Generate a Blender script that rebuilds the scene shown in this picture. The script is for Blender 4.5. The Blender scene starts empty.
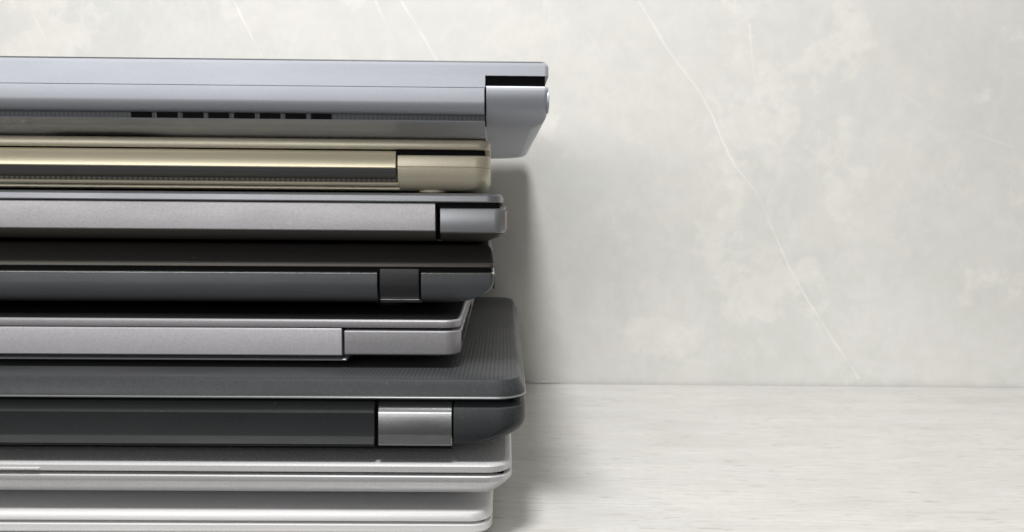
import bpy, bmesh, math, random
from mathutils import Vector
R = math.radians
MM = 0.001
rnd = random.Random(7)
scene = bpy.context.scene
col = scene.collection

# ------------------------------------------------------------------ materials
def new_mat(name):
    m = bpy.data.materials.new(name); m.use_nodes = True
    nt = m.node_tree
    return m, nt, nt.nodes['Principled BSDF']

def nd(nt, kind, **kw):
    n = nt.nodes.new(kind)
    for k, v in kw.items():
        setattr(n, k, v)
    return n

def math_node(nt, op, a, b=None, c=None, clamp=False):
    n = nd(nt, 'ShaderNodeMath', operation=op, use_clamp=clamp)
    for i, v in enumerate((a, b, c)):
        if v is None: continue
        if isinstance(v, (int, float)): n.inputs[i].default_value = v
        else: nt.links.new(v, n.inputs[i])
    return n.outputs[0]

def mix_col(nt, fac, a, b, mode='MIX'):
    n = nd(nt, 'ShaderNodeMix', data_type='RGBA', blend_type=mode)
    for i, v in ((0, fac), (6, a), (7, b)):
        if isinstance(v, (int, float)): n.inputs[i].default_value = v
        elif isinstance(v, tuple): n.inputs[i].default_value = (*v[:3], 1)
        else: nt.links.new(v, n.inputs[i])
    return n.outputs[2]

def noise(nt, vec, scale, detail=3, rough=0.55):
    n = nd(nt, 'ShaderNodeTexNoise')
    n.inputs['Scale'].default_value = scale
    n.inputs['Detail'].default_value = detail
    n.inputs['Roughness'].default_value = rough
    nt.links.new(vec, n.inputs['Vector'])
    return n.outputs['Fac']

def mapping(nt, vec, scale=(1, 1, 1), loc=(0, 0, 0)):
    n = nd(nt, 'ShaderNodeMapping')
    n.inputs['Scale'].default_value = scale
    n.inputs['Location'].default_value = loc
    nt.links.new(vec, n.inputs['Vector'])
    return n.outputs[0]

def remap(nt, v, a, b, c=0.0, d=1.0):
    n = nd(nt, 'ShaderNodeMapRange')
    for i, x in ((1, a), (2, b), (3, c), (4, d)): n.inputs[i].default_value = x
    nt.links.new(v, n.inputs[0])
    return n.outputs[0]

def finish(name, colour, metal=0.0, rough=0.4, grain=0.06, grain_scale=1600, smudge=0.08,
           bump=0.0, brushed=False, spec=0.5, dust=0.02):
    """A painted, anodised or moulded casing: fine sparkle, hand smudges, a little dust."""
    m, nt, bs = new_mat(name)
    co = nd(nt, 'ShaderNodeTexCoord').outputs['Object']
    g = noise(nt, mapping(nt, co, (0.04, 1, 1)) if brushed else co, grain_scale, 2)
    lo = tuple(c * (1 - grain) for c in colour); hi = tuple(min(1, c * (1 + grain)) for c in colour)
    c1 = mix_col(nt, remap(nt, g, 0.3, 0.7), lo, hi)
    sp = remap(nt, noise(nt, mapping(nt, co, (1, 1, 1), (3, 1, 2)), 420, 4, 0.7), 0.69, 0.76)
    c2 = mix_col(nt, math_node(nt, 'MULTIPLY', sp, dust * 10), c1, (0.6, 0.6, 0.58))
    nt.links.new(c2, bs.inputs['Base Color'])
    sm = noise(nt, mapping(nt, co, (0.5, 1, 2.0)), 32, 4, 0.6)
    nt.links.new(remap(nt, sm, 0.3, 0.7, rough - smudge, rough + smudge), bs.inputs['Roughness'])
    bs.inputs['Metallic'].default_value = metal
    bs.inputs['Specular IOR Level'].default_value = spec
    if bump:
        b = nd(nt, 'ShaderNodeBump'); b.inputs['Strength'].default_value = bump
        b.inputs['Distance'].default_value = 0.0002
        nt.links.new(g, b.inputs['Height']); nt.links.new(b.outputs[0], bs.inputs['Normal'])
    return m

def ribbed(name, colour, pitch_mm, rough=0.45):
    """moulded plastic with fine ribs running front to back"""
    m, nt, bs = new_mat(name)
    co = nd(nt, 'ShaderNodeTexCoord').outputs['Object']
    sx = nd(nt, 'ShaderNodeSeparateXYZ'); nt.links.new(co, sx.inputs[0])
    w = math_node(nt, 'SINE', math_node(nt, 'MULTIPLY', sx.outputs[0], 2 * math.pi / (pitch_mm * MM)))
    w = remap(nt, w, -1, 1)
    g = noise(nt, co, 900, 3)
    c1 = mix_col(nt, w, tuple(c * 0.7 for c in colour), tuple(c * 1.3 for c in colour))
    c2 = mix_col(nt, 0.25, c1, mix_col(nt, g, tuple(c * 0.6 for c in colour), tuple(c * 1.5 for c in colour)))
    nt.links.new(c2, bs.inputs['Base Color'])
    sm = noise(nt, co, 25, 4)
    nt.links.new(remap(nt, sm, 0.3, 0.7, rough - 0.08, rough + 0.08), bs.inputs['Roughness'])
    b = nd(nt, 'ShaderNodeBump'); b.inputs['Strength'].default_value = 0.15; b.inputs['Distance'].default_value = 0.0002
    nt.links.new(w, b.inputs['Height']); nt.links.new(b.outputs[0], bs.inputs['Normal'])
    return m

def dotted(name, dark, light, pitch_mm, duty=0.5):
    """grille: a row of small openings"""
    m, nt, bs = new_mat(name)
    co = nd(nt, 'ShaderNodeTexCoord').outputs['Object']
    sx = nd(nt, 'ShaderNodeSeparateXYZ'); nt.links.new(co, sx.inputs[0])
    fr = math_node(nt, 'FRACT', math_node(nt, 'MULTIPLY', sx.outputs[0], 1 / (pitch_mm * MM)))
    nt.links.new(mix_col(nt, math_node(nt, 'GREATER_THAN', fr, duty), dark, light), bs.inputs['Base Color'])
    bs.inputs['Roughness'].default_value = 0.6
    return m

M = {}
M['silver_blue'] = finish('silver_blue', (0.53, 0.555, 0.615), 0.3, 0.5, 0.03, 1800, 0.04, dust=0.004)
M['silver_blue_under'] = finish('silver_blue_under', (0.42, 0.44, 0.48), 0.3, 0.42, 0.03, 1800, 0.05, dust=0.01)
M['gold'] = finish('gold', (0.70, 0.645, 0.50), 0.25, 0.36, 0.05, 1800, 0.05, dust=0.01)
M['gold_bar'] = finish('gold_bar', (0.80, 0.735, 0.55), 0.6, 0.40, 0.02, 1800, 0.01, dust=0.01)
M['silver_sparkle'] = finish('silver_sparkle', (0.42, 0.41, 0.43), 0.4, 0.40, 0.11, 1900, 0.05, bump=0.08)
M['slate_sparkle'] = finish('slate_sparkle', (0.36, 0.37, 0.40), 0.45, 0.38, 0.08, 2300, 0.05, bump=0.08)
M['slate_dark'] = finish('slate_dark', (0.13, 0.135, 0.145), 0.3, 0.42, 0.1, 1300, 0.05)
M['brown_black'] = finish('brown_black', (0.022, 0.0195, 0.018), 0.0, 0.34, 0.1, 1200, 0.06, spec=0.22)
M['graphite'] = finish('graphite', (0.14, 0.148, 0.16), 0.35, 0.32, 0.06, 1500, 0.05, brushed=True)
M['graphite_dark'] = finish('graphite_dark', (0.055, 0.057, 0.062), 0.3, 0.34, 0.06, 1500, 0.05)
M['bright_trim'] = finish('bright_trim', (0.75, 0.75, 0.76), 0.9, 0.22, 0.02, 900, 0.03)
M['steel_grey'] = finish('steel_grey', (0.40, 0.393, 0.415), 0.4, 0.40, 0.08, 1500, 0.05, bump=0.06)
M['matte_black'] = finish('matte_black', (0.007, 0.007, 0.008), 0.0, 0.5, 0.2, 900, 0.1, spec=0.25, dust=0.002)
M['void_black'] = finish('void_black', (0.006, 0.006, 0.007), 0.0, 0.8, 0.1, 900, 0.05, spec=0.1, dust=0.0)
M['charcoal'] = finish('charcoal', (0.038, 0.042, 0.046), 0.0, 0.44, 0.14, 1000, 0.06, bump=0.08, spec=0.35, dust=0.03)
M['charcoal_dark'] = finish('charcoal_dark', (0.019, 0.021, 0.023), 0.0, 0.42, 0.12, 1000, 0.06, spec=0.35, dust=0.03)
M['charcoal_ribbed'] = ribbed('charcoal_ribbed', (0.036, 0.038, 0.042), 1.6)
M['chrome_grey'] = finish('chrome_grey', (0.40, 0.40, 0.41), 0.9, 0.24, 0.03, 1500, 0.05, brushed=True)
M['lip_highlight_grey'] = finish('lip_highlight_grey', (0.24, 0.245, 0.25), 0.3, 0.35, 0.05, 900, 0.05)
M['brown_under_shade'] = finish('brown_under_shade', (0.075, 0.068, 0.06), 0.0, 0.45, 0.1, 1200, 0.06, spec=0.3)  # brown tone with the underside's shade put into the colour
M['bar_under_shade'] = finish('bar_under_shade', (0.17, 0.17, 0.18), 0.35, 0.33, 0.02, 1200, 0.02, dust=0.0)  # dark tone that paints the shade under the gold bar
M['lip_lit_brown'] = finish('lip_lit_brown', (0.105, 0.092, 0.083), 0.2, 0.35, 0.05, 1200, 0.03)
M['metal_grain'] = finish('metal_grain', (0.62, 0.62, 0.64), 0.45, 0.42, 0.22, 1100, 0.05, bump=0.12)
M['metal_satin'] = finish('metal_satin', (0.66, 0.66, 0.67), 0.4, 0.42, 0.06, 1500, 0.05)
M['white_silver'] = finish('white_silver', (0.66, 0.66, 0.67), 0.35, 0.40, 0.08, 1500, 0.05, bump=0.06)
M['white_silver_pale'] = finish('white_silver_pale', (0.72, 0.72, 0.73), 0.3, 0.40, 0.04, 1500, 0.05)
M['rubber'] = finish('rubber', (0.03, 0.03, 0.032), 0.0, 0.7, 0.15, 900, 0.05, spec=0.3)
M['gold_foot'] = finish('gold_foot', (0.50, 0.46, 0.36), 0.0, 0.5, 0.05, 900, 0.05)
M['grille_grey'] = dotted('grille_grey', (0.05, 0.055, 0.06), (0.082, 0.088, 0.097), 1.6, 0.6)
M['grille_gold'] = dotted('grille_gold', (0.01, 0.01, 0.009), (0.10, 0.09, 0.06), 2.0, 0.6)
M['bronze_edge'] = finish('bronze_edge', (0.30, 0.26, 0.23), 0.6, 0.35, 0.06, 900, 0.05)
M['port_metal'] = finish('port_metal', (0.45, 0.45, 0.46), 0.9, 0.3, 0.2, 700, 0.06)

# ------------------------------------------------------------------ mesh helpers (millimetres)
def inset_poly(pts, d):
    """pts CCW [(x,y)], d = inset per edge i (pts[i] -> pts[i+1])"""
    n = len(pts); lines = []
    for i in range(n):
        a = Vector(pts[i]); b = Vector(pts[(i + 1) % n]); t = (b - a).normalized()
        nrm = Vector((-t.y, t.x))
        lines.append((a + nrm * d[i], t))
    out = []
    for i in range(n):
        p, u = lines[i - 1]; q, v = lines[i]
        cr = u.x * v.y - u.y * v.x
        if abs(cr) < 1e-6: out.append(Vector(q)); continue
        w = q - p
        out.append(p + u * ((w.x * v.y - w.y * v.x) / cr))
    return out

def fillet_ring(poly, ins, seg=8):
    """poly: [(x, y, radius, edge_class)] CCW; ins: dict class -> inset"""
    n = len(poly)
    d = []
    for p in poly:
        if p[3].startswith('floor:'): d.append(max(0.0, ins.get('rear', 0) - float(p[3][6:]) + 0.3))
        else: d.append(ins.get(p[3], 0.0))
    pts = inset_poly([(p[0], p[1]) for p in poly], d)
    out = []
    for i in range(n):
        r = poly[i][2]; c = pts[i]
        if r <= 0: out.append((c.x, c.y)); continue
        a = (pts[i - 1] - c).normalized(); b = (pts[(i + 1) % n] - c).normalized()
        turn = a.x * b.y - a.y * b.x
        m = min(d[i - 1], d[i])
        rr = max(r - m, 0.4) if turn < 0 else r + m
        ang = a.angle(b); tl = rr / math.tan(ang / 2)
        p0 = c + a * tl; p1 = c + b * tl
        bis = (a + b).normalized(); ce = c + bis * (rr / math.sin(ang / 2))
        a0 = math.atan2(p0.y - ce.y, p0.x - ce.x); a1 = math.atan2(p1.y - ce.y, p1.x - ce.x)
        da = (a1 - a0 + math.pi) % (2 * math.pi) - math.pi
        for k in range(seg + 1):
            t = a0 + da * k / seg
            out.append((ce.x + rr * math.cos(t), ce.y + rr * math.sin(t)))
    return out

def slab(bm, poly, levels, seg=8):
    """levels bottom to top: (z, inset dict or number)"""
    rings = []
    for z, ins in levels:
        if not isinstance(ins, dict):
            ins = {'rear': ins, 'side': ins, 'front': ins}
        else:
            ins = dict(ins); ins.setdefault('front', ins.get('rear', 0))
        rings.append([bm.verts.new((x, y, z)) for x, y in fillet_ring(poly, ins, seg)])
    for r0, r1 in zip(rings, rings[1:]):
        n = len(r0)
        for i in range(n):
            bm.faces.new((r0[i], r0[(i + 1) % n], r1[(i + 1) % n], r1[i]))
    bm.faces.new(rings[0][::-1]); bm.faces.new(rings[-1])

def prism(bm, prof, x0, x1, ch=0.15):
    """prof: closed [(y, z)] run along x with a small chamfer on both ends"""
    area = sum(prof[i - 1][0] * prof[i][1] - prof[i][0] * prof[i - 1][1] for i in range(len(prof)))
    if area < 0: prof = prof[::-1]
    small = [(v[0], v[1]) for v in inset_poly(prof, [ch] * len(prof))]
    rings = []
    for x, pr in ((x0, small), (x0 + ch, prof), (x1 - ch, prof), (x1, small)):
        rings.append([bm.verts.new((x, y, z)) for y, z in pr])
    for r0, r1 in zip(rings, rings[1:]):
        n = len(r0)
        for i in range(n):
            bm.faces.new((r0[i], r0[(i + 1) % n], r1[(i + 1) % n], r1[i]))
    bm.faces.new(rings[0][::-1]); bm.faces.new(rings[-1])

def loft_x(bm, stations):
    """stations: [(x, closed profile [(y,z)])] with equal point counts"""
    rings = [[bm.verts.new((x, y, z)) for y, z in pr] for x, pr in stations]
    for r0, r1 in zip(rings, rings[1:]):
        n = len(r0)
        for i in range(n):
            bm.faces.new((r0[i], r0[(i + 1) % n], r1[(i + 1) % n], r1[i]))
    bm.faces.new(rings[0][::-1]); bm.faces.new(rings[-1])

def box(bm, x0, x1, y0, y1, z0, z1, b=0.1):
    poly = [(x0, y0, 0, 'rear'), (x1, y0, 0, 'side'), (x1, y1, 0, 'front'), (x0, y1, 0, 'side')]
    slab(bm, poly, [(z0, b), (z0 + b, 0), (z1 - b, 0), (z1, b)])

def disc(bm, cx, cy, z0, z1, rx, ry, n=28, b=0.3):
    lv = [(z0, 1 - b), (z0 + (z1 - z0) * 0.35, 1), (z1, 1)]
    rings = [[bm.verts.new((cx + rx * s * math.cos(2 * math.pi * k / n), cy + ry * s * math.sin(2 * math.pi * k / n), z))
              for k in range(n)] for z, s in lv]
    for r0, r1 in zip(rings, rings[1:]):
        for i in range(n):
            bm.faces.new((r0[i], r0[(i + 1) % n], r1[(i + 1) % n], r1[i]))
    bm.faces.new(rings[0][::-1]); bm.faces.new(rings[-1])

def link(name, bm, mat, parent=None, shift=(0, 0, 0), sharp=28):
    bmesh.ops.recalc_face_normals(bm, faces=bm.faces)
    for v in bm.verts:
        v.co = (v.co + Vector(shift)) * MM
    me = bpy.data.meshes.new(name)
    bm.to_mesh(me); bm.free()
    for p in me.polygons: p.use_smooth = True
    me.set_sharp_from_angle(angle=R(sharp))
    me.materials.append(mat)
    o = bpy.data.objects.new(name, me); col.objects.link(o)
    if parent: o.parent = parent
    return o

class Laptop:
    """Built in millimetres: x = 0 at the right edge (negative to the left), y = 0 at the side facing the
    camera, z = height above the table; the Empty stands at the middle of its underside."""
    def __init__(self, label, xr, yf, w, d, z0, yaw):
        self.W, self.D = w, d
        self.root = bpy.data.objects.new('laptop', None); col.objects.link(self.root)
        self.root.empty_display_size = 0.02
        a = R(yaw)
        ox, oy = -w / 2, d / 2
        self.root.location = ((xr + ox * math.cos(a) - oy * math.sin(a)) * MM,
                              (yf + ox * math.sin(a) + oy * math.cos(a)) * MM, z0 * MM)
        self.root.rotation_euler = (0, 0, a)
        self.root['label'] = label; self.root['category'] = 'laptop'; self.root['group'] = 'laptops in the stack'
        self.shift = (w / 2, -d / 2, -z0)
    def part(self, name, bm, mat, parent=None, sharp=28):
        o = link(name, bm, mat, parent or self.root, self.shift, sharp)
        return o
    def rect(self, r_rear=6, r_front=8, y0=0, grow=0):
        W, D = self.W, self.D
        return [(-W - grow, y0 - grow, r_rear, 'rear'), (grow, y0 - grow, r_rear, 'side'),
                (grow, D + grow, r_front, 'front'), (-W - grow, D + grow, r_front, 'side')]
    def notched(self, spans, depth, r_rear=6, r_front=8):
        """outline with notches cut in the side facing the camera; spans = [(x0, x1)] left to right"""
        W, D = self.W, self.D
        p = [(-W, 0, r_rear, 'rear')]
        for a, b in spans:
            p += [(a, 0, 0, 'cut'), (a, depth, 0, 'floor:%g' % depth), (b, depth, 0, 'cut'), (b, 0, 0, 'rear')]
        p += [(0, 0, r_rear, 'side'), (0, D, r_front, 'front'), (-W, D, r_front, 'side')]
        return p
    def mirror(self, x0, x1):
        return (-self.W - x1, -self.W - x0)
    def bezel(self, z0, z1, inset=5):
        bm = bmesh.new(); slab(bm, self.rect(4, 5), [(z0, inset), (z1, inset)])
        self.part('lid_gap_filler', bm, M['void_black'])  # black filler added between lid and base so no light passes
    def feet(self, z0, z1, mat='rubber', rx=7, ry=5, xin=32, yin=22):
        for fx in (-xin, -self.W + xin):
            for fy in (yin, self.D - yin):
                bm = bmesh.new(); disc(bm, fx, fy, z0, z1, rx, ry)
                self.part('rubber_foot', bm, M[mat])

# ------------------------------------------------------------------ bottom laptop: pale silver, thin, seen from its opening side
p = Laptop('thin pale silver laptop lying on the wooden table at the very bottom of the stack', -6.5, 284, 330, 236, 0.0, 0.6)
bm = bmesh.new()
slab(bm, p.rect(8, 9), [(1.4, 22), (2.2, 9), (3.0, 2.0), (3.6, 0.7), (4.4, 0.05), (6.6, 0), (7.0, 0.25), (7.2, 0.8)])
p.part('base', bm, M['white_silver_pale'])
bm = bmesh.new()
slab(bm, p.rect(8, 9), [(8.0, 0.8), (8.2, 0.2), (8.6, 0), (10.5, 0.1), (11.2, 0.5), (11.55, 1.2), (11.65, 2.4)])
lid = p.part('lid', bm, M['white_silver_pale'])
bm = bmesh.new(); slab(bm, p.rect(8, 9), [(11.6, 2.2), (11.66, 2.3), (11.7, 2.9)]); p.part('lid_panel', bm, M['metal_satin'], lid)
p.bezel(7.1, 8.1, 3)
p.feet(0.0, 2.0)

# ------------------------------------------------------------------ second from the bottom: silver with grey grain on its lid
p = Laptop('silver laptop with a tapered underside, just under the charcoal ribbed laptop', 0.6, 283, 372, 240, 11.65, 0.5)
bm = bmesh.new()
slab(bm, p.rect(9, 9), [(14.2, 26), (15.2, 14), (17.6, {'rear': 5.5, 'side': 8}), (18.6, {'rear': 3.4, 'side': 5.6}), (21.0, {'rear': 1.3, 'side': 2.4}),
                        (23.0, {'rear': 0.25, 'side': 0.5}), (23.5, 0), (25.1, 0), (25.5, 0.3), (25.6, 0.8)])
p.part('base', bm, M['white_silver'])
bm = bmesh.new()
slab(bm, p.rect(9, 9), [(26.7, 0.9), (26.8, 0.3), (27.2, 0), (29.0, 0.05), (29.6, 0.45), (29.85, 1.0), (29.95, 2.4)])
lid = p.part('lid', bm, M['white_silver'])
bm = bmesh.new(); slab(bm, p.rect(9, 9), [(29.9, 1.9), (29.96, 2.0), (30.0, 2.6)]); p.part('lid_panel', bm, M['metal_grain'], lid)
bm = bmesh.new()
prism(bm, [(-0.15, 27.0), (-0.35, 27.5), (-0.3, 27.9), (0.2, 28.3), (1.0, 28.3), (1.0, 26.9)], -203, -170, 0.35)
p.part('finger_lip', bm, M['white_silver'], lid)
p.bezel(25.5, 26.9, 3)
p.feet(11.65, 15.6, xin=60, yin=40)

# ------------------------------------------------------------------ third from the bottom: charcoal, ribbed lid, chrome hinges
p = Laptop('thick charcoal laptop with a finely ribbed lid and shiny chrome hinge covers', 5.4, 283, 378, 254, 29.95, 0.6)
h0, h1 = -53.2, -26.6                      # hinge
cut = (-p.W + 26.0, -26.0)
bm = bmesh.new()
slab(bm, p.notched([cut], 9, 10, 12),
     [(33.0, {'rear': 34, 'side': 24.5}), (34.6, {'rear': 22, 'side': 24}), (36.2, {'rear': 7, 'side': 22}), (36.9, {'rear': 2.2, 'side': 16}), (37.8, {'rear': 1.0, 'side': 10}),
      (39.4, {'rear': 0.4, 'side': 5.2}), (41.4, {'rear': 0.1, 'side': 2.0}), (43.4, {'rear': 0, 'side': 0.4}), (44.8, 0),
      (50.0, 0), (50.6, 0.25), (50.9, 0.8), (51.3, 2.6), (51.7, 4.0)])
base = p.part('base', bm, M['charcoal'])
bm = bmesh.new(); box(bm, -p.W + 27, -27, 3.6, 26, 34.6, 51.6); p.part('hinge_gap_block', bm, M['void_black'])  # black block added behind the hinge gaps to stop light leaking through
lid_rect = p.rect(11, 13)
bm = bmesh.new()
slab(bm, lid_rect, [(53.5, 1.4), (53.7, 0.3), (54.0, -0.25), (54.4, -0.25), (55.0, 0.2), (55.3, 0.25), (56.4, 0.5), (59.6, 1.9), (60.4, 2.4), (60.7, 3.2)], 12)
lid = p.part('lid', bm, M['charcoal'], sharp=20)
bm = bmesh.new(); slab(bm, lid_rect, [(54.0, 0.3), (54.1, -0.3), (54.45, -0.3), (54.9, 0.25)], 12)
p.part('trim', bm, M['lip_highlight_grey'], lid)  # lighter grey ring paints the highlight along the lid lip
bm = bmesh.new()
slab(bm, lid_rect, [(60.5, 3.2), (60.7, 3.25), (60.9, 3.8)], 12)
p.part('lid_panel', bm, M['charcoal_ribbed'], lid)
prof_h = [(9, 52.1), (3.6, 52.1), (2.7, 51.85), (1.9, 51.3), (0.9, 50.25), (0.3, 49.3), (0.05, 48.6), (0.3, 40.9), (0.28, 40.6), (0.05, 37.3), (0.3, 36.8), (1.2, 36.4), (9, 36.0)]
for a, b in ((h0, h1), p.mirror(h0, h1)):
    bm = bmesh.new(); prism(bm, prof_h, a, b, 0.2); p.part('hinge', bm, M['chrome_grey'], sharp=22)
prof_c = [(9, 52.3), (3.6, 52.3), (3.0, 52.0), (0.7, 49.1), (0.5, 48.6), (0.9, 40.2), (0.8, 39.6), (0.2, 37.2), (0.3, 36.6), (1.4, 36.0), (9, 35.6)]
bm = bmesh.new(); prism(bm, prof_c, -p.W - h0 + 1.3, h0 - 1.3, 0.3); p.part('hinge_cover', bm, M['charcoal_dark'], sharp=18)
p.bezel(51.5, 54.0, 5)
p.feet(29.95, 34.2, rx=9, ry=6, xin=58, yin=30)

# ------------------------------------------------------------------ fourth from the bottom: silver edge, black lid
p = Laptop('slim silver laptop with a matte black lid, resting on the charcoal ribbed laptop', -19.6, 302, 326, 222, 60.9, 0.9)
cut = (-p.W + 43.9, -43.9)
bm = bmesh.new()
slab(bm, p.notched([cut], 7, 6, 8), [(63.2, 16), (64.3, 9), (65.6, 3.0), (66.1, 0.9), (66.5, 0.2), (67.0, 0), (75.0, 0), (75.35, 0.2), (75.5, 0.6)])
base = p.part('base', bm, M['steel_grey'])
bm = bmesh.new()
slab(bm, p.rect(6, 8), [(76.5, 0.7), (76.7, 0.15), (77.0, 0), (79.0, 0.05), (79.5, 0.35), (79.65, 0.8)])
lid = p.part('lid', bm, M['steel_grey'])
bm = bmesh.new(); slab(bm, p.rect(6, 8), [(79.5, 0.8), (79.85, 0.9), (79.95, 1.3)]); p.part('lid_panel', bm, M['matte_black'], lid)
bm = bmesh.new()
prism(bm, [(7, 76.4), (0.4, 76.4), (0.1, 76.1), (0.0, 75.5), (0.1, 66.2), (0.5, 65.8), (7, 65.5)], cut[0] + 1.1, cut[1] - 1.1, 0.15)
p.part('hinge_cover', bm, M['steel_grey'])
bm = bmesh.new(); prism(bm, [(20, 64.2), (1.7, 64.2), (1.4, 63.95), (1.7, 63.6), (20, 63.2)], cut[0] + 0.5, cut[1] + 0.6, 0.15); p.part('bottom_cover', bm, M['slate_sparkle'])
p.bezel(75.4, 76.7, 3.5)
p.feet(60.9, 64.2, xin=55, yin=42)
for y0, y1, z0, z1 in ((10, 25, 67.6, 74.6), (28, 43, 67.8, 74.4), (46, 61, 67.8, 74.4), (64, 78, 68.0, 74.2), (82, 118, 68.5, 74.0)):
    bm = bmesh.new(); box(bm, -0.3, 0.18, y0, y1, z0, z1, 0.1); o = p.part('port', bm, M['port_metal'])
    bm = bmesh.new(); box(bm, 0.0, 0.24, y0 + 1.1, y1 - 1.1, z0 + 0.8, z1 - 0.8, 0.05); p.part('opening', bm, M['void_black'], o)

# ------------------------------------------------------------------ fifth: glossy brown black lid, graphite body with bright trim line
p = Laptop('dark graphite laptop with a glossy brownish black lid and a bright trim line', -7.0, 313, 340, 224, 79.95, 2.0)
n0, n1 = -45.8, -28.6
cuts = [p.mirror(n0, n1), (n0, n1)]
bm = bmesh.new()
slab(bm, p.notched(cuts, 9, 1.6, 6),
     [(82.4, {'rear': 24, 'side': 25}), (84.0, {'rear': 9, 'side': 18}), (85.2, {'rear': 4.2, 'side': 11.5}), (86.4, {'rear': 2.2, 'side': 8}), (88.0, {'rear': 1.0, 'side': 4.5}),
      (90.0, {'rear': 0.4, 'side': 1.6}), (91.6, {'rear': 0.1, 'side': 0.4}), (93.0, 0), (96.3, 0)])
base = p.part('base', bm, M['graphite'])
bm = bmesh.new()
slab(bm, p.notched(cuts, 9, 1.6, 6), [(96.3, 0), (96.4, -0.2), (96.7, -0.2), (97.05, 0.4)])
p.part('trim', bm, M['bright_trim'])
bm = bmesh.new()
slab(bm, p.rect(2.0, 6), [(98.7, 0.7), (98.85, 0.15), (99.2, 0), (100.1, {'rear': 0.05, 'side': 0}), (101.2, {'rear': 0.7, 'side': 0.1}), (103.0, {'rear': 2.2, 'side': 0.3}), (105.0, {'rear': 4.6, 'side': 0.6}), (106.5, {'rear': 7.0, 'side': 1.4}), (107.3, {'rear': 9, 'side': 2.4}), (107.5, {'rear': 11, 'side': 5, 'front': 5})])
lid = p.part('lid', bm, M['brown_black'], sharp=24)
bm = bmesh.new(); slab(bm, p.rect(2.0, 6), [(99.15, 0.3), (99.2, -0.12), (100.2, -0.08), (100.75, 0.35)])
p.part('trim', bm, M['lip_lit_brown'], lid)  # lighter brown ring paints the light caught by the lid's lower lip
for a, b in cuts:
    bm = bmesh.new()
    prism(bm, [(9, 98.6), (1.2, 98.6), (0.9, 98.2), (0.7, 92.5), (1.2, 89.5), (2.6, 86.3), (9, 86.0)], a + 0.9, b - 0.9, 0.2)
    hg = p.part('hinge', bm, M['graphite_dark'])
    bm = bmesh.new(); prism(bm, [(4, 86.2), (1.7, 86.2), (1.5, 86.0), (1.7, 85.75), (4, 85.7)], a + 0.9, b - 0.7, 0.1)
    p.part('trim_strip', bm, M['bright_trim'], hg)
p.bezel(96.8, 98.9, 0.9)
bm = bmesh.new(); box(bm, -0.5, 0.25, 4, 15, 90.3, 95.6, 0.2); o = p.part('port', bm, M['graphite_dark'])
bm = bmesh.new(); box(bm, 0.0, 0.32, 5.2, 13.8, 91.4, 94.6, 0.05); p.part('opening', bm, M['void_black'], o)
p.feet(79.95, 83.2, xin=44, yin=34)

# ------------------------------------------------------------------ sixth: slate lid, sparkling silver hinge cover
p = Laptop('slate grey laptop with a wide sparkling silver hinge cover, under the golden laptop', -2.6, 310, 345, 227, 107.5, 0.5)
cut = (-p.W + 25.3, -25.3)
bm = bmesh.new()
slab(bm, p.notched([cut], 7, 4.5, 8), [(112.7, 0.6), (113.0, 0.15), (113.4, 0),
                                       (121.6, 0), (122.0, 0.2), (122.2, 0.7)])
base = p.part('base', bm, M['slate_sparkle'])
bm = bmesh.new()
slab(bm, p.notched([cut], 7, 4.5, 8), [(108.4, {'rear': 15, 'side': 18}), (109.3, {'rear': 6.5, 'side': 7}), (111.0, {'rear': 3.2, 'side': 2.6}), (112.3, {'rear': 0.9, 'side': 0.9}), (112.68, 0.8)])
p.part('bottom_cover', bm, M['brown_under_shade'])  # lower bevel coloured darker to paint its shade
bm = bmesh.new()
slab(bm, p.rect(6, 8, 0), [(124.3, {'rear': 0.9, 'side': 2.4}), (124.5, {'rear': 0.3, 'side': 1.8}), (124.9, {'rear': 0, 'side': 1.5}), (126.9, {'rear': 0.1, 'side': 1.5}), (127.5, {'rear': 0.5, 'side': 1.9}), (127.85, {'rear': 1.4, 'side': 2.8}), (127.9, {'rear': 3, 'side': 4.5})])
p.part('lid', bm, M['slate_sparkle'])
bm = bmesh.new()
prism(bm, [(7, 124.0), (0.5, 124.0), (0.1, 123.7), (0.0, 123.3), (0.1, 113.6), (0.4, 113.2), (7, 113.2)], cut[0] + 1.4, cut[1] - 1.9, 0.15)
p.part('hinge_cover', bm, M['silver_sparkle'])
bm = bmesh.new(); prism(bm, [(7, 113.17), (0.7, 113.17), (0.9, 112.7), (3.4, 110.6), (6.5, 109.2), (7, 109.1)], cut[0] + 1.4, cut[1] - 1.9, 0.15)
p.part('bottom_cover', bm, M['brown_under_shade'])  # same painted shade below the hinge cover
bm = bmesh.new(); box(bm, cut[0] + 0.1, cut[1] - 0.1, 6.6, 16, 109.6, 123.9); p.part('hinge_gap_block', bm, M['void_black'])  # added black block that keeps the gaps beside the cover dark
p.bezel(122.1, 124.6, 2.4)
bm = bmesh.new(); box(bm, -0.6, 0.7, 2.6, 17, 113.6, 121.6, 0.35); o = p.part('port', bm, M['bronze_edge'])
bm = bmesh.new(); box(bm, 0.3, 0.8, 4.2, 15.4, 115.0, 120.2, 0.05); p.part('opening', bm, M['void_black'], o)
p.feet(107.5, 109.0, xin=40, yin=30)

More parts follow.
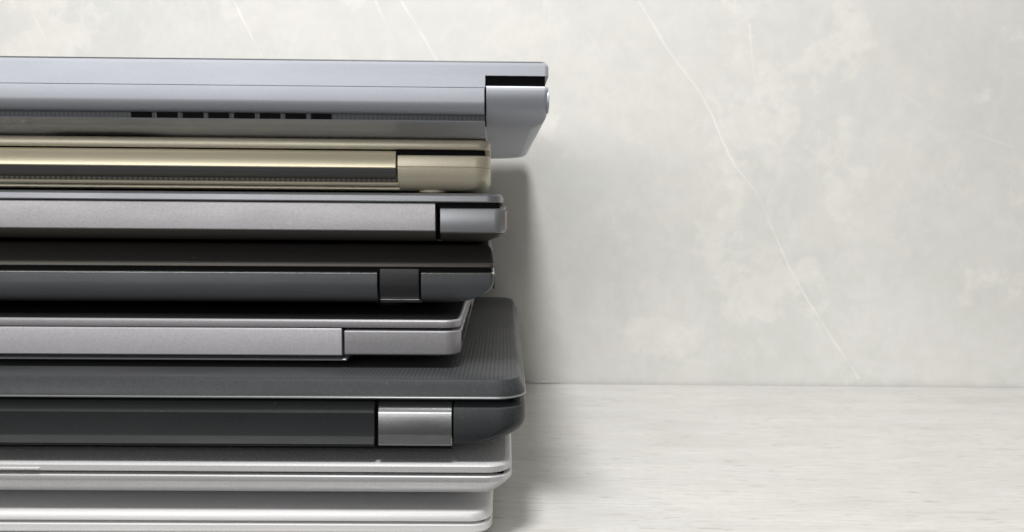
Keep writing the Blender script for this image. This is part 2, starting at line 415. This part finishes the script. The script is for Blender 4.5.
# ------------------------------------------------------------------ seventh: pale gold
p = Laptop('pale gold laptop with a rounded polished hinge bar, second from the top', -8.8, 317, 312, 214, 127.9, 1.5)
cut = (-p.W + 36.4, -36.4)
bm = bmesh.new()
slab(bm, p.notched([cut], 8, 6, 8),
     [(129.0, {'rear': 9, 'side': 12}), (129.5, {'rear': 6, 'side': 7.5}), (130.4, {'rear': 3.4, 'side': 4.4}), (131.8, {'rear': 1.7, 'side': 2.2}), (133.6, {'rear': 0.7, 'side': 0.9}), (135.6, {'rear': 0.15, 'side': 0.25}), (137.8, 0), (138.0, 0.15), (138.05, 0.5),
      (138.2, 0.5), (138.25, 0.15), (138.45, 0), (142.2, 0), (142.6, 0.2), (142.8, 0.7)])
prism(bm, [(8, 132.2), (3.2, 132.2), (2.2, 131.9), (1.8, 131.4), (2.4, 130.8), (4.4, 130.4), (8, 130.3)], cut[0], cut[1], 0.02)
base = p.part('base', bm, M['gold'])
bm = bmesh.new(); box(bm, cut[0] + 0.3, cut[1] - 0.3, 4.7, 8.5, 132.2, 133.6, 0.05); p.part('vent', bm, M['grille_gold'])
bm = bmesh.new()
slab(bm, p.rect(5, 8), [(145.0, 0.7), (145.15, 0.15), (145.5, 0), (147.6, 0.05), (148.4, 0.35), (148.85, 0.9), (149.0, 2.4)])
p.part('lid', bm, M['gold'])
bm = bmesh.new()
prism(bm, [(8, 144.96), (2.6, 144.96), (2.3, 144.7), (1.95, 143.6), (1.5, 142.4), (0.85, 141.0), (0.38, 139.5), (0.05, 138.1), (0.05, 137.8), (0.2, 137.53), (8, 137.52)], cut[0] + 0.9, cut[1] - 0.9, 0.02)
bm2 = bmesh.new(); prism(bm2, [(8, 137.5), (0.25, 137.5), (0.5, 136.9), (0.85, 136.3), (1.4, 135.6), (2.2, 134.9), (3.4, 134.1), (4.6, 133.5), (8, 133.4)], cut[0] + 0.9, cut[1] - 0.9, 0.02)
p.part('hinge_underside', bm2, M['bar_under_shade'], sharp=40)  # lower curve of the bar, its shade put into a darker colour
p.part('hinge_bar', bm, M['gold_bar'], sharp=40)
p.bezel(142.7, 145.2, 2.2)
p.feet(127.9, 129.8, 'gold_foot', rx=5.5, ry=4, xin=23.5, yin=11)

# ------------------------------------------------------------------ top: silver blue
p = Laptop('large bluish silver laptop with long rear vents, on top of the stack', 12.4, 287, 360, 243, 149.0, 0.8)
cut = (-p.W + 22.0, -22.0)
bm = bmesh.new()
poly = p.notched([cut], 16, 1.6, 30)
slab(bm, poly, [(152.5, {'rear': 18, 'side': 5.5, 'front': 6}), (152.9, {'rear': 14, 'side': 3.0, 'front': 3}), (153.8, {'rear': 9.5, 'side': 1.3, 'front': 1}), (155.2, {'rear': 6.2, 'side': 0.5, 'front': 0.3}), (157.0, {'rear': 3.4, 'side': 0.1, 'front': 0}), (159.0, {'rear': 1.6, 'side': 0, 'front': 0}), (161.5, {'rear': 0.5, 'side': 0, 'front': 0}), (164.0, {'rear': 0.05, 'side': 0, 'front': 0}), (165.1, 0.1), (165.5, 0.35), (165.7, 0.9)], 12)
base = p.part('base', bm, M['silver_blue'], sharp=35)
bm = bmesh.new()
slab(bm, p.rect(1.6, 5), [(169.2, 0), (172.4, 0), (173.2, {'rear': 0, 'side': 0.25}), (173.75, {'rear': 0.08, 'side': 0.8}), (173.85, {'rear': 0.3, 'side': 1.1})], 12)
prism(bm, [(0, 169.2), (0, 165.05), (0.15, 164.93), (10, 164.93), (10, 169.2)], cut[0] + 0.4, cut[1] - 0.4, 0.02)
lid = p.part('lid', bm, M['silver_blue'])
bm = bmesh.new(); slab(bm, p.rect(1.6, 5), [(173.85, {'rear': 0.0, 'side': 0.95}), (174.15, {'rear': 0.1, 'side': 1.7}), (174.25, {'rear': 0.5, 'side': 2.4})], 12)
p.part('lid_panel', bm, M['slate_dark'], lid)
# rear panel and belly between the two corner blocks; its belly lies on the golden lid, with one shallow recess
def belly(lift):
    return [(30, 164.86), (0.2, 164.86), (0.0, 164.72), (0.0, 160.2), (0.35, 158.8), (1.2, 157.4), (2.6, 156.4), (4.2, 155.9), (5.6, 155.8), (5.7, 153.9),
            (4.9, 153.8), (5.4, 153.4), (10, 152.9), (14.5, 152.35), (15.2, 152.05), (18.5, 151.6), (22.3, 151.0), (28, 149.9 + lift * 0.6), (34, 149.02 + lift), (60, 149.02 + lift), (60, 164.86)]
def smooth(t):
    t = min(1, max(0, t)); return t * t * (3 - 2 * t)
stations = []
x0, x1 = cut[0] + 0.7, cut[1] - 0.7
for k in range(121):
    x = x0 + (x1 - x0) * k / 120
    xa = x + 12.4                                     # distance along the stack from its right side
    lift = 0.95 * smooth((xa + 184) / 14) * smooth((-126 - xa) / 24)
    end = smooth((x1 - x) / 5.0)
    stations.append((x, belly(lift)))
bm = bmesh.new(); loft_x(bm, stations)
panel = p.part('rear_panel', bm, M['silver_blue'], sharp=24)
bm = bmesh.new(); box(bm, x0 + 0.2, x1 + 0.2, 5.0, 8, 153.75, 155.95, 0.05)
vent = p.part('vent', bm, M['grille_grey'])
for k in range(8):
    a = -149.2 + k * 9.17
    bm = bmesh.new(); box(bm, a, a + 7.4, 4.85, 8, 153.85, 155.85, 0.05); p.part('vent_slot', bm, M['void_black'], vent)
bm = bmesh.new(); slab(bm, p.rect(1.6, 5), [(165.3, 1.2), (169.4, 1.2)]); p.part('lid_gap_filler', bm, M['void_black'])  # added black filler that keeps the gap under this lid dark
bm = bmesh.new()
n = 32
for s in (0,):
    lv = [(-0.4, 4.4), (0.1, 4.4), (0.3, 4.0), (0.42, 3.2), (0.46, 1.6)]
    rings = [[bm.verts.new((x, 4.6 + r * math.cos(2 * math.pi * k / n), 161.0 + r * math.sin(2 * math.pi * k / n))) for k in range(n)] for x, r in lv]
    for r0, r1 in zip(rings, rings[1:]):
        for i in range(n): bm.faces.new((r0[i], r0[(i + 1) % n], r1[(i + 1) % n], r1[i]))
    bm.faces.new(rings[0][::-1]); bm.faces.new(rings[-1])
p.part('hinge_cap', bm, M['silver_blue'])

# ------------------------------------------------------------------ table and wall
def structure(name, label, cat, bm, mat):
    o = link(name, bm, mat, None)
    o['kind'] = 'structure'; o['label'] = label; o['category'] = cat
    return o

WALL_Y = 545.0
def wood():
    m, nt, bs = new_mat('white_wood')
    co = nd(nt, 'ShaderNodeTexCoord').outputs['Object']
    warp = nd(nt, 'ShaderNodeTexNoise'); warp.inputs['Scale'].default_value = 5; warp.inputs['Detail'].default_value = 2
    nt.links.new(mapping(nt, co, (0.5, 1.2, 1)), warp.inputs['Vector'])
    va = nd(nt, 'ShaderNodeVectorMath', operation='MULTIPLY_ADD')
    nt.links.new(warp.outputs['Color'], va.inputs[0]); va.inputs[1].default_value = (0.0, 0.03, 0); nt.links.new(co, va.inputs[2])
    v = va.outputs[0]
    broad = noise(nt, mapping(nt, v, (2.6, 12, 1)), 3.4, 7, 0.72)
    blot = noise(nt, mapping(nt, v, (2.5, 6, 1), (3, 8, 0)), 6.0, 5, 0.65)
    grain = noise(nt, mapping(nt, v, (8.0, 120, 1)), 5.0, 6, 0.75)
    fine = noise(nt, mapping(nt, v, (26.0, 260, 1)), 4.0, 5, 0.8)
    streak = noise(nt, mapping(nt, v, (3.6, 52, 1), (4, 2, 0)), 4.0, 5, 0.65)
    fleck = noise(nt, mapping(nt, v, (14, 75, 1), (9, 2, 0)), 5.0, 2, 0.5)
    c = mix_col(nt, remap(nt, broad, 0.35, 0.65), (0.515, 0.508, 0.49), (0.62, 0.615, 0.60))
    c = mix_col(nt, remap(nt, blot, 0.45, 0.6, 0.0, 0.4), c, (0.655, 0.635, 0.612))
    c = mix_col(nt, remap(nt, grain, 0.45, 0.68, 0.0, 0.6), c, (0.47, 0.455, 0.43))
    c = mix_col(nt, remap(nt, fine, 0.5, 0.64, 0.0, 0.6), c, (0.42, 0.405, 0.38))
    c = mix_col(nt, remap(nt, streak, 0.61, 0.69, 0.0, 0.55), c, (0.40, 0.38, 0.35))
    c = mix_col(nt, remap(nt, fleck, 0.635, 0.70, 0.0, 0.55), c, (0.36, 0.34, 0.31))
    nt.links.new(c, bs.inputs['Base Color'])
    bs.inputs['Roughness'].default_value = 0.5
    b = nd(nt, 'ShaderNodeBump'); b.inputs['Strength'].default_value = 0.12; b.inputs['Distance'].default_value = 0.0003
    nt.links.new(fine, b.inputs['Height']); nt.links.new(b.outputs[0], bs.inputs['Normal'])
    return m

def marble():
    m, nt, bs = new_mat('pale_marble_tile')
    co = nd(nt, 'ShaderNodeTexCoord').outputs['Object']
    wn = nd(nt, 'ShaderNodeTexNoise'); wn.inputs['Scale'].default_value = 22; wn.inputs['Detail'].default_value = 5; wn.inputs['Roughness'].default_value = 0.6
    nt.links.new(co, wn.inputs['Vector'])
    sub = nd(nt, 'ShaderNodeVectorMath', operation='SUBTRACT'); nt.links.new(wn.outputs['Color'], sub.inputs[0]); sub.inputs[1].default_value = (0.5, 0.5, 0.5)
    ma = nd(nt, 'ShaderNodeVectorMath', operation='MULTIPLY_ADD'); nt.links.new(sub.outputs[0], ma.inputs[0]); ma.inputs[1].default_value = (0.003, 0, 0.003); nt.links.new(co, ma.inputs[2])
    pv = ma.outputs[0]
    big = noise(nt, mapping(nt, pv, (1, 1, 1), (0.4, 0, 0.2)), 6.5, 6, 0.62)
    mid = noise(nt, mapping(nt, pv, (1, 1, 1), (5, 0, 3)), 12, 8, 0.66)
    warm = noise(nt, mapping(nt, pv, (1, 1, 1.1), (1.3, 4, 9)), 11, 8, 0.68)
    cool = noise(nt, mapping(nt, pv, (1, 1, 1), (11, 4, 2)), 10, 8, 0.68)
    fine = noise(nt, co, 75, 6, 0.75)
    c = mix_col(nt, remap(nt, big, 0.36, 0.64), (0.645, 0.645, 0.622), (0.705, 0.702, 0.682))
    c = mix_col(nt, remap(nt, cool, 0.52, 0.58, 0, 0.55), c, (0.625, 0.638, 0.615))
    c = mix_col(nt, remap(nt, warm, 0.51, 0.59, 0, 0.5), c, (0.735, 0.705, 0.67))
    c = mix_col(nt, remap(nt, mid, 0.55, 0.59, 0, 0.6), c, (0.785, 0.765, 0.725))
    c = mix_col(nt, remap(nt, fine, 0.38, 0.62, 0.3, 0.0), c, (0.56, 0.56, 0.525))
    # wispy cloudy veins: ridges of a noise field
    for sc, off, w, amt in ((4.5, (2, 0, 1), 0.009, 0.10), (9, (7, 0, 5), 0.010, 0.14), (21, (3, 0, 8), 0.02, 0.22)):
        nz = noise(nt, mapping(nt, pv, (1, 1, 0.8), off), sc, 5, 0.6)
        rd = math_node(nt, 'ABSOLUTE', math_node(nt, 'SUBTRACT', nz, 0.5))
        f = remap(nt, rd, 0.0, w, amt, 0.0)
        msk = remap(nt, noise(nt, mapping(nt, co, (1, 1, 1), off), 7, 2), 0.48, 0.62)
        c = mix_col(nt, math_node(nt, 'MULTIPLY', f, msk), c, (0.83, 0.81, 0.77))
    # drawn veins: polylines in millimetres on the wall (x, z)
    veins = [
        ([(83, 258), (103, 227), (124, 201), (133, 186), (141, 168), (150, 151), (165, 133), (178, 105), (189, 83), (203, 60), (219, 35), (231, 18), (240, 5)], 1.1, 0.75),
        ([(157, 244), (160, 218), (166, 191)], 1.0, 0.55),
        ([(-187, 257), (-169, 221)], 1.1, 0.7),
        ([(-92, 257), (-80, 230)], 0.9, 0.55),
        ([(-75, 257), (-65, 242), (-51, 218)], 1.3, 0.7),
        ([(-16, 254), (-19, 245)], 0.9, 0.5),
        ([(-325, 254), (-313, 230)], 0.9, 0.4),
        ([(-5, 148), (24, 116), (44, 92)], 0.7, 0.25),
        ([(18, 66), (42, 40)], 0.7, 0.2),
        ([(260, 200), (300, 176), (338, 165)], 0.9, 0.3),
        ([(48, 240), (60, 222)], 0.8, 0.3),
        ([(255, 150), (268, 128), (262, 110)], 0.9, 0.25),
    ]
    tot = None
    for pts, wd, amt in veins:
        best = None
        for (ax, az), (bx, bz) in zip(pts, pts[1:]):
            A = Vector((ax, WALL_Y, az)) * MM; B = Vector((bx, WALL_Y, bz)) * MM; AB = B - A
            pa = nd(nt, 'ShaderNodeVectorMath', operation='SUBTRACT'); nt.links.new(pv, pa.inputs[0]); pa.inputs[1].default_value = A
            dt = nd(nt, 'ShaderNodeVectorMath', operation='DOT_PRODUCT'); nt.links.new(pa.outputs[0], dt.inputs[0]); dt.inputs[1].default_value = AB / AB.length_squared
            t = math_node(nt, 'ADD', dt.outputs['Value'], 0.0, clamp=True)
            sc = nd(nt, 'ShaderNodeVectorMath', operation='SCALE'); sc.inputs[0].default_value = AB; nt.links.new(t, sc.inputs['Scale'])
            ds = nd(nt, 'ShaderNodeVectorMath', operation='DISTANCE'); nt.links.new(pa.outputs[0], ds.inputs[0]); nt.links.new(sc.outputs[0], ds.inputs[1])
            best = ds.outputs['Value'] if best is None else math_node(nt, 'MINIMUM', best, ds.outputs['Value'])
        f = remap(nt, best, wd * MM * 0.15, wd * MM * 0.85, amt * 0.8, 0.0)
        tot = f if tot is None else math_node(nt, 'MAXIMUM', tot, f)
    brk = remap(nt, noise(nt, co, 38, 4), 0.38, 0.6, 0.15, 1.0)
    c = mix_col(nt, math_node(nt, 'MULTIPLY', tot, brk), c, (0.90, 0.88, 0.84))
    nt.links.new(c, bs.inputs['Base Color'])
    bs.inputs['Roughness'].default_value = 0.45
    return m

bm = bmesh.new(); box(bm, -1300, 1300, 270, WALL_Y - 1.7, -30, 0, 1.0)
structure('tabletop', 'white washed wooden tabletop with fine grain under the stack of laptops', 'table', bm, wood())
bm = bmesh.new(); box(bm, -1500, 1500, WALL_Y, WALL_Y + 20, -500, 1500, 1.0)
wall = structure('wall', 'pale grey green marble tiled wall with white veins behind the laptops', 'wall', bm, marble())

bm = bmesh.new()
for k in range(9):
    x = 14.5 + k * 2.3 + rnd.uniform(-0.5, 0.5); wdt = rnd.uniform(0.7, 1.6)
    box(bm, x, x + wdt, WALL_Y - 1.1, WALL_Y + 0.2, 0.4 + rnd.uniform(0, 0.4), 1.2 + rnd.uniform(0, 0.5), 0.2)
o = link('sealant', bm, M['white_silver_pale'], wall)

# ------------------------------------------------------------------ camera
cam_d = bpy.data.cameras.new('camera'); cam = bpy.data.objects.new('camera', cam_d); col.objects.link(cam)
cam_d.sensor_width = 36; cam_d.lens = 36 * 800 / 1024
cam.location = (0, 0, 0.1249)
from mathutils import Matrix
cam.matrix_world = Matrix.Translation((0, 0, 0.1249)) @ Matrix.Rotation(R(90 - 4.60), 4, 'X') @ Matrix.Rotation(R(0.47), 4, 'Z')
cam_d.clip_start = 0.01; cam_d.clip_end = 50
cam_d.dof.use_dof = True; cam_d.dof.focus_distance = 0.30; cam_d.dof.aperture_fstop = 20
scene.camera = cam

# ------------------------------------------------------------------ light
def area(name, loc, target, size, watts, colour, size_y=None):
    l = bpy.data.lights.new(name, 'AREA'); l.energy = watts; l.color = colour; l.size = size
    if size_y: l.shape = 'RECTANGLE'; l.size_y = size_y
    else: l.shape = 'DISK'
    o = bpy.data.objects.new(name, l); col.objects.link(o); o.location = loc
    o.rotation_euler = (Vector(target) - Vector(loc)).to_track_quat('-Z', 'Y').to_euler()
    return o
tgt = Vector((0.0, 0.5, 0.15))
area('ceiling_lamp', tgt + Vector((-0.065, -0.44, 0.78)), tgt, 0.17, 8.6, (1.0, 0.992, 0.98))
area('front_fill', (-0.7, -1.35, 0.50), (0, 0.4, 0.13), 1.5, 14, (1.0, 0.993, 0.98), 0.7)  # added fill lamp behind the camera, brightens the faces turned to it

w = bpy.data.worlds.new('World'); scene.world = w; w.use_nodes = True
nt = w.node_tree; bg = nt.nodes['Background']
tc = nd(nt, 'ShaderNodeTexCoord'); sx = nd(nt, 'ShaderNodeSeparateXYZ'); nt.links.new(tc.outputs['Generated'], sx.inputs[0])
rp = nd(nt, 'ShaderNodeValToRGB'); nt.links.new(remap(nt, sx.outputs[2], -1, 1), rp.inputs[0])
e = rp.color_ramp.elements
e[0].position = 0.0; e[0].color = (0.025, 0.024, 0.023, 1); e[1].position = 1.0; e[1].color = (0.62, 0.62, 0.60, 1)
x = e.new(0.48); x.color = (0.036, 0.033, 0.028, 1)
x = e.new(0.64); x.color = (0.17, 0.155, 0.13, 1)
x = e.new(0.82); x.color = (0.5, 0.475, 0.43, 1)
nt.links.new(rp.outputs[0], bg.inputs[0]); bg.inputs[1].default_value = 0.7

scene.view_settings.view_transform = 'Standard'; scene.view_settings.look = 'None'
scene.view_settings.exposure = 0.12; scene.view_settings.gamma = 1.0; scene.view_settings.use_curve_mapping = False
scene.cycles.use_denoising = True
